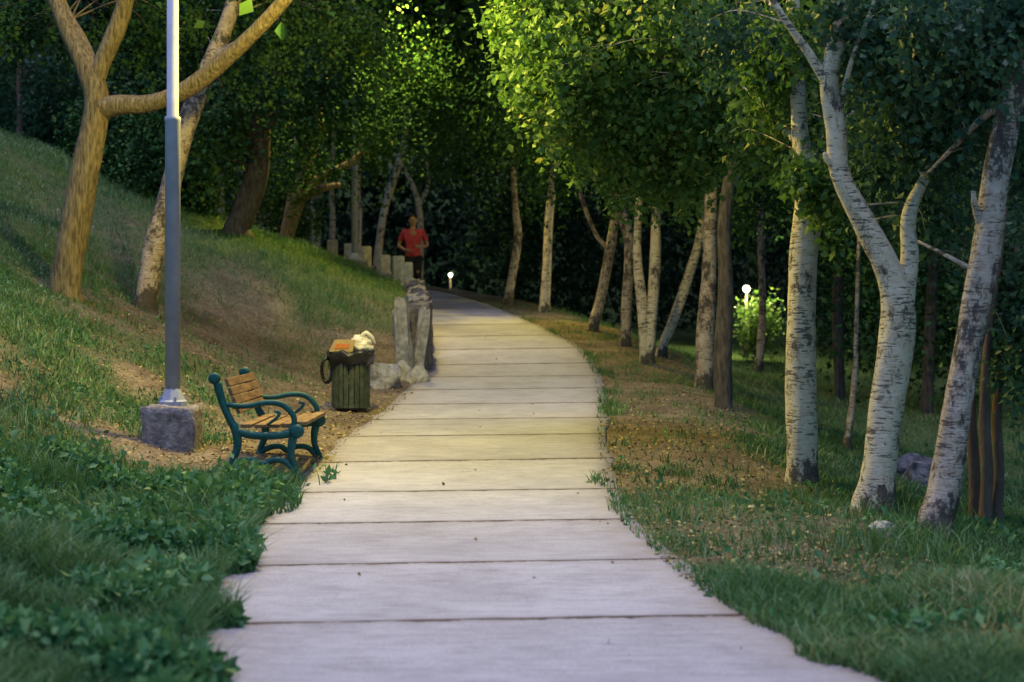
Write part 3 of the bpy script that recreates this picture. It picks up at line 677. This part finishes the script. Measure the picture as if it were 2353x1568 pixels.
# ------------------------------------------------------------------ bench
bx, by = (600 - 1176.5) / F0 * 12.1, 12.15
bz = float(gz(bx + .2, by))
bench = empty('park_bench', (bx, by, bz), 'green cast-iron bench with orange-brown wooden slats facing the path', 'bench')
S = 1 / 297.
def bp(px, py): return ((px - 600) * S, (1103 - py) * S)
LEN = 1.25
def frame_mesh():
    mb = MB()
    def bar(pts, w, flat=.62):
        P = [(bp(a, b)[0], 0, bp(a, b)[1]) for a, b in pts]
        w = w if isinstance(w, list) else [w] * len(P)
        mb.add(*tube(P, w, 8, 6, 0, 0, 0, flat=flat))
    bar([(497, 878), (503, 905), (513, 935), (527, 965), (540, 990), (543, 1025), (533, 1055), (524, 1078)], [.034, .032, .03, .03, .036, .032, .026, .026])
    bar([(540, 990), (580, 999), (630, 1000), (678, 992)], [.034, .03, .03, .034])
    bar([(676, 990), (668, 1020), (668, 1050), (680, 1080), (688, 1103)], [.036, .032, .026, .026, .028])
    bar([(524, 1076), (550, 1060), (580, 1056), (600, 1066), (625, 1056), (655, 1062), (686, 1100)], [.024, .026, .024, .028, .024, .024, .02])
    for (px, py, r) in ((490, 868, .045), (680, 990, .055), (525, 1077, .03), (688, 1101, .03)):
        cx, cz = bp(px, py); V, Fc = revolve([(r * .6, -.028), (r, -.02), (r, .02), (r * .6, .028)], 16)
        mb.add([(cx + v[0], v[2], cz + v[1]) for v in V], Fc)
    return mb.mesh('side_frame', M_green)
def arm_mesh():
    mb = MB()
    P = [(bp(a, b)[0], 0, bp(a, b)[1]) for a, b in [(515, 928), (560, 932), (610, 924), (645, 928), (668, 948), (674, 968), (664, 990)]]
    mb.add(*tube(P, [.02, .021, .022, .024, .024, .022, .02], 8, 6, 0, 0, 0, .75))
    P = [(bp(a, b)[0], 0, bp(a, b)[1]) for a, b in [(612, 975), (632, 960), (640, 948), (628, 944)]]
    mb.add(*tube(P, [.012, .014, .014, .01], 6, 5, 0))
    return mb.mesh('armrest', M_green)
fm, am = frame_mesh(), arm_mesh()
for yy in (0, LEN):
    f = add_obj('side_frame', fm, bench, (0.02 if yy else 0, yy, 0)); add_obj('armrest', am, f)
def slat(mb, p, ang, w=.085, th=.028):
    V, Fc = box(0, 0, 0, w, LEN - .02, th); ca, sa = math.cos(ang), math.sin(ang)
    mb.add([(p[0] + v[0] * ca - v[2] * sa, LEN / 2 + v[1], p[1] + v[0] * sa + v[2] * ca) for v in V], Fc)
mb = MB()
for i in range(4):
    p0, p1 = bp(516, 872), bp(548, 955); t_ = (i + .3) / 4
    slat(mb, (p0[0] + (p1[0] - p0[0]) * t_, p0[1] + (p1[1] - p0[1]) * t_), math.radians(-68), .066)
add_obj('backrest', mb.mesh('backrest', M_wood, False), bench)
mb = MB()
for i in range(5):
    p0, p1 = bp(562, 978), bp(690, 972); t_ = i / 4
    slat(mb, (p0[0] + (p1[0] - p0[0]) * t_, p0[1] + (p1[1] - p0[1]) * t_ - .012 * math.sin(t_ * 3.1)), math.radians(0), .085)
add_obj('seat', mb.mesh('seat', M_wood, False), bench)
for o in bench.children:
    if o.name.startswith(('backrest', 'seat')):
        m = o.modifiers.new('b', 'BEVEL'); m.width = .005; m.segments = 2

# ------------------------------------------------------------------ trash can
cx, cy = (806 - 1176.5) / F0 * 17, 17.0; cz = float(gz(cx, cy))
can = empty('trash_can', (cx, cy, cz), 'dark green slatted litter bin with black bag liner', 'trash can')
H = .62
mb = MB()
for k in range(22):
    a = 2 * math.pi * k / 22; V, Fc = box(.2, 0, H / 2 + .02, .012, .046, H - .04)
    mb.add([(v[0] * math.cos(a) - v[1] * math.sin(a), v[0] * math.sin(a) + v[1] * math.cos(a), v[2]) for v in V], Fc)
for z in (.06, .3, .58):
    mb.add(*revolve([(.188, z - .015), (.197, z - .015), (.197, z + .015), (.188, z + .015)], 28))
add_obj('slatted_side', mb.mesh('slatted_side', M_can, False), can)
mb = MB(); mb.add(*revolve([(.17, .01), (.18, .03), (.183, H)], 24)); add_obj('liner', mb.mesh('liner', M_black), can)
V, Fc = revolve([(.19, .50), (.235, .52), (.25, .57), (.262, .615), (.255, .64), (.20, .645), (.17, .61)], 36)
V = [(v[0] * (1 + .09 * math.sin(5 * math.atan2(v[1], v[0])) * (v[2] < .6)), v[1] * (1 + .07 * math.sin(7 * math.atan2(v[1], v[0]))), v[2] + .02 * math.sin(6 * math.atan2(v[1], v[0]) + 1) + .012 * math.sin(13 * math.atan2(v[1], v[0]))) for v in V]
mb = MB(); mb.add(V, Fc); add_obj('bag_rim', mb.mesh('bag_rim', M_black), can)
P = [(-.255 + .055 * math.cos(a), -.03 + .02 * math.sin(a * 2), .44 + .13 * math.sin(a)) for a in np.linspace(0, 2 * math.pi, 15)]
mb = MB(); mb.add(*tube(P, [.02] * 15, 7, 3, .2)); add_obj('bag_loop', mb.mesh('bag_loop', M_black), can)
bxr = empty('cardboard_box', (cx - .08, cy - .09, cz + .645), 'open tan cardboard box with orange print, on the litter bin', 'box', rot=.25)
bm = bmesh.new(); bmesh.ops.create_cube(bm, size=1)
for v in bm.verts: v.co = Vector((v.co.x * (.24 if v.co.z < 0 else .20) + v.co.z * .04, v.co.y * .16, (v.co.z + .5) * .125))
bmesh.ops.bevel(bm, geom=bm.edges[:], offset=.004, segments=1); me = bpy.data.meshes.new('box_body'); bm.to_mesh(me); bm.free(); me.materials.append(M_card)
add_obj('box_body', me, bxr)
mb = MB(); V, Fc = box(-.02, -.0835, .06, .15, .004, .05); mb.add([(v[0] + (v[2] - .06) * .3, v[1], v[2]) for v in V], Fc)
add_obj('printed_panel', mb.mesh('printed_panel', M_red, False), bxr)
def crumple(c, s, seed, amp=.35):
    bm = bmesh.new(); bmesh.ops.create_icosphere(bm, subdivisions=4, radius=1); V = []
    for v in bm.verts:
        p = Vector(v.co); n = mnoise.noise(p * 1.6 + Vector((seed, 0, 0))) * amp + abs(mnoise.noise(p * 4 + Vector((0, seed, 0)))) * amp * .7
        p = p * (1 + n); V.append((c[0] + p.x * s[0], c[1] + p.y * s[1], c[2] + p.z * s[2]))
    Fc = [tuple(v.index for v in f.verts) for f in bm.faces]; bm.free(); return V, Fc
pb = empty('plastic_bag', (cx + .11, cy + .03, cz + .645), 'crumpled white plastic bag on top of the litter bin', 'bag')
mb = MB(); mb.add(*crumple((0, 0, .07), (.13, .11, .085), 3)); mb.add(*crumple((-.03, .02, .13), (.07, .06, .045), 8)); add_obj('bag_body', mb.mesh('bag_body', M_bag), pb)
mb = MB(); mb.add(*tube([(.0, -.02, .16), (.06, -.03, .20), (.12, -.02, .15), (.15, 0, .08)], [.02, .022, .02, .012], 8, 5, .3)); add_obj('handle', mb.mesh('handle', M_bag), pb)

# ------------------------------------------------------------------ stone wall, posts, rocks
mb = MB(); y = 21.4; i = 0
while y < 37.5:
    ln = .38 + .3 * random.random(); xx = float(Lx(y + ln / 2)); zz = float(zp(y + ln / 2))
    hh = float(np.interp(y, [21, 24, 28, 30, 38], [.86, .84, .78, .68, .64])) + random.uniform(-.06, .07)
    mb.add(*stone((xx - .14, y + ln / 2, zz + hh / 2 - .1), (.36, ln * 1.12, hh + .2), i + 1, .10, 7, .06, .6)); y += ln; i += 1
w = add_obj('stone_wall', mb.mesh('stone_wall', M_wall, False)); w['label'] = 'rough grey stone retaining wall beside the path'; w['category'] = 'wall'
def rock(name, px, py, d, s, seed, label, mat=M_stone, rot=0, rough=.10, rnd=.4, sink=.08, facet=1.0):
    c = W(px, py, d); g = float(gz(c[0], c[1])); mb = MB(); mb.add(*stone((0, 0, s[2] / 2 - sink), s, seed, rough, 9, rnd, facet))
    o = add_obj(name, mb.mesh(name, mat, False), None, (float(c[0]), d, g)); o.rotation_euler = (0, rot, seed * .7 if rnd > .3 else .1)
    o['label'] = label; o['category'] = 'rock'; return o
rock('standing_stone', 932, 850, 21.0, (.22, .26, 1.14), 4, 'tall jagged pale slab at the end of the wall', M_stone, -.07, .18, .10)
rock('standing_stone', 958, 850, 21.25, (.17, .28, .98), 9, 'narrow upright slab leaning against the wall', M_stone, .10, .18, .10)
rock('boulder', 885, 870, 19.8, (.42, .38, .40), 5, 'rounded grey boulder behind the litter bin')
rock('boulder', 962, 880, 20.5, (.30, .26, .28), 6, 'small pale boulder at the wall foot', M_stonewarm)
rock('boulder', 925, 880, 20.7, (.24, .2, .32), 12, 'small pale boulder at the wall foot', M_stonewarm)
rock('boulder', 2095, 1050, 17, (.55, .5, .40), 15, 'dark boulder down the grassy bank', M_wall)
rock('boulder', 2135, 1085, 15, (.5, .5, .40), 18, 'dark boulder down the grassy bank', M_wall)
rock('boulder', 2025, 1262, 9.6, (.15, .12, .10), 21, 'small pale stone in the grass', M_stonewarm, sink=.015)
bm = bmesh.new(); bmesh.ops.create_cube(bm, size=1)
for v in bm.verts: v.co = Vector((v.co.x * .2, v.co.y * .2, (v.co.z + .5) * .6 - .2))
bmesh.ops.bevel(bm, geom=bm.edges[:], offset=.02, segments=2)
bmesh.ops.subdivide_edges(bm, edges=bm.edges[:], cuts=2, use_grid_fill=True)
for v in bm.verts: v.co += mnoise.noise_vector(v.co * 9) * .012
pm = bpy.data.meshes.new('stone_post'); bm.to_mesh(pm); bm.free(); pm.materials.append(M_stonewarm)
for k, d in enumerate((27.6, 28.6, 29.8, 31.5, 32.8, 34.6, 36.4)):
    xx = float(Lx(d)) - .22
    o = add_obj('stone_post', pm, None, (xx, d, float(zp(d)) + float(np.interp(d, [27, 28, 30, 33, 38], [.74, .72, .70, .84, .92])))); o.rotation_euler[2] = k * .3
    o['label'] = 'squat pale stone post on top of the wall'; o['category'] = 'post'; o['group'] = 'stone posts along the path edge'
    o.scale = (1, 1, .9 + .2 * random.random())

# ------------------------------------------------------------------ runner
px_, py_ = -2.02, 32.0; pz_ = float(zp(py_)) + .01
per = empty('person', (px_, py_, pz_), 'person jogging in a red t-shirt and dark trousers', 'person')
def skin_obj(name, verts, edges, radii, mat, root=0, parent=per, sub=2):
    me = bpy.data.meshes.new(name); me.from_pydata(verts, edges, []); me.materials.append(mat)
    o = add_obj(name, me, parent)
    m = o.modifiers.new('skin', 'SKIN'); m.use_smooth_shade = True
    sv = me.skin_vertices[0].data
    for i, r in enumerate(radii): sv[i].radius = r if isinstance(r, tuple) else (r, r)
    sv[root].use_root = True
    s = o.modifiers.new('sub', 'SUBSURF'); s.levels = sub; s.render_levels = sub
    return o
Vb = [(0, 0, .95), (0, 0, 1.12), (0, -.01, 1.34), (0, 0, 1.50), (0, -.01, 1.555), (0, -.03, 1.62), (0, -.02, 1.70), (0, -.005, 1.775)]
Rb = [(.15, .11), (.135, .10), (.16, .11), (.07, .07), (.055, .055), (.066, .08), (.08, .1), (.055, .065)]
Eb = [(i, i + 1) for i in range(7)]
def chain(start, pts, rad):
    prev = start
    for p, r in zip(pts, rad):
        Vb.append(p); Rb.append(r); Eb.append((prev, len(Vb) - 1)); prev = len(Vb) - 1
    return prev
for s, el, wr, pl in ((1, (.29, .06, 1.17), (.17, -.17, 1.12), (.11, -.235, 1.14)), (-1, (-.30, .03, 1.16), (-.15, -.19, 1.06), (-.085, -.25, 1.05))):
    w_ = chain(2, [(s * .18, 0, 1.45), (s * .235, .03, 1.32), el, ((el[0] + wr[0]) / 2, (el[1] + wr[1]) / 2, (el[2] + wr[2]) / 2), wr], [.062, .05, .042, .038, .027])
    p_ = chain(w_, [pl], [(.036, .018)])
    dv = Vector(pl) - Vector(wr); dv.normalize()
    for k in range(4):
        off = Vector((0, 0, .03 - .02 * k)); b0 = Vector(pl) + dv * .04 + off; L_ = (.034, .04, .038, .03)[k]
        b1 = b0 + dv * L_; b2 = b1 + (dv + Vector((0, .9, -.2))) * L_ * .6
        chain(p_, [tuple(b0), tuple(b1), tuple(b2)], [.01, .009, .008])
    th = Vector(wr) + dv * .03 + Vector((0, -.01, .035)); chain(p_, [tuple(th), tuple(th + dv * .035 + Vector((0, 0, .01)))], [.012, .009])
for s, kn, an, to in ((-1, (-.11, -.07, .52), (-.11, .03, .09), (-.11, -.15, .035)), (1, (.11, -.22, .62), (.11, .12, .33), (.11, .10, .18))):
    chain(0, [(s * .1, 0, .88), ((s * .1 + kn[0]) / 2, kn[1] / 2, (.88 + kn[2]) / 2), kn, ((kn[0] + an[0]) / 2, (kn[1] + an[1]) / 2 + .02, (kn[2] + an[2]) / 2), an, to], [.09, .078, .056, .052, .036, .032])
chain(6, [(0, -.125, 1.69)], [.014])
for s in (-1, 1): chain(6, [(s * .092, 0, 1.69)], [.018])
skin_obj('body', Vb, Eb, Rb, M_skin)
V2 = [(0, 0, .90), (0, 0, 1.0), (0, 0, 1.15), (0, -.01, 1.34), (0, 0, 1.475)]; R2 = [(.18, .135), (.175, .13), (.16, .122), (.182, .132), (.085, .08)]
E2 = [(0, 1), (1, 2), (2, 3), (3, 4)]
for s, el in ((1, (.29, .06, 1.17)), (-1, (-.30, .03, 1.16))):
    n0 = len(V2); V2 += [(s * .185, 0, 1.44), (s * .24, .03, 1.32), (s * .265, .04, 1.25)]; R2 += [.08, .072, .07]; E2 += [(3, n0), (n0, n0 + 1), (n0 + 1, n0 + 2)]
skin_obj('shirt', V2, E2, R2, M_shirt)
V3 = [(0, 0, .96)]; R3 = [(.165, .125)]; E3 = []
for s, kn, an in ((-1, (-.11, -.07, .52), (-.11, .02, .13)), (1, (.11, -.22, .62), (.11, .10, .36))):
    n0 = len(V3); V3 += [(s * .1, 0, .87), ((s * .1 + kn[0]) / 2, kn[1] / 2, (.87 + kn[2]) / 2), kn, an]; R3 += [.108, .095, .078, .06]; E3 += [(0, n0), (n0, n0 + 1), (n0 + 1, n0 + 2), (n0 + 2, n0 + 3)]
skin_obj('trousers', V3, E3, R3, M_pants)
for V4 in ([(-.11, .05, .06), (-.11, -.06, .055), (-.11, -.17, .045)], [(.11, .14, .33), (.11, .13, .24), (.11, .10, .14)]):
    skin_obj('shoe', V4, [(0, 1), (1, 2)], [.05, .052, .042], M_shoe)
mb = MB(); mb.add(*crumple((0, .018, 1.745), (.088, .105, .075), 2, .08)); add_obj('hair', mb.mesh('hair', M_hair), per)
for s in (-1, 1):
    mb = MB(); mb.add(*crumple((s * .033, -.108, 1.70), (.013, .008, .009), 1, 0)); add_obj('eye', mb.mesh('eye', M_hair), per)
mb = MB(); mb.add(*crumple((0, -.105, 1.635), (.026, .008, .007), 1, 0)); add_obj('mouth', mb.mesh('mouth', mottled('lip', (.3, .1, .08), (.35, .12, .1))), per)

# ------------------------------------------------------------------ light and sky
wd = bpy.data.worlds.new('World'); scene.world = wd; wd.use_nodes = True
nt = wd.node_tree; bg = nt.nodes['Background']
sky = nt.nodes.new('ShaderNodeTexSky'); sky.sky_type = 'NISHITA'; sky.sun_disc = False
sky.sun_elevation = math.radians(6); sky.sun_rotation = math.radians(20); sky.air_density = 1.0; sky.dust_density = .6; sky.ozone_density = 4
nt.links.new(sky.outputs[0], bg.inputs[0]); bg.inputs[1].default_value = .33
sd = bpy.data.lights.new('sun', 'SUN'); sd.energy = 3.2; sd.angle = math.radians(28); sd.color = (.78, .73, 1.0)
so = bpy.data.objects.new('sun', sd); COL.objects.link(so)
dirv = Vector((.10, .16, -1.0)); so.rotation_euler = dirv.to_track_quat('-Z', 'Y').to_euler()

cam = bpy.data.cameras.new('camera'); co = bpy.data.objects.new('camera', cam); COL.objects.link(co)
co.location = (0, 0, 1.31); co.rotation_euler = (math.radians(90), 0, 0)
cam.sensor_width = 36; cam.lens = F0 / 2353 * 36; cam.shift_y = -66 / 2353.; cam.clip_end = 1000
cam.dof.use_dof = True; cam.dof.focus_distance = 13.0; cam.dof.aperture_fstop = 2.2
scene.camera = co
scene.view_settings.view_transform = 'Standard'; scene.view_settings.look = 'None'; scene.view_settings.exposure = 0
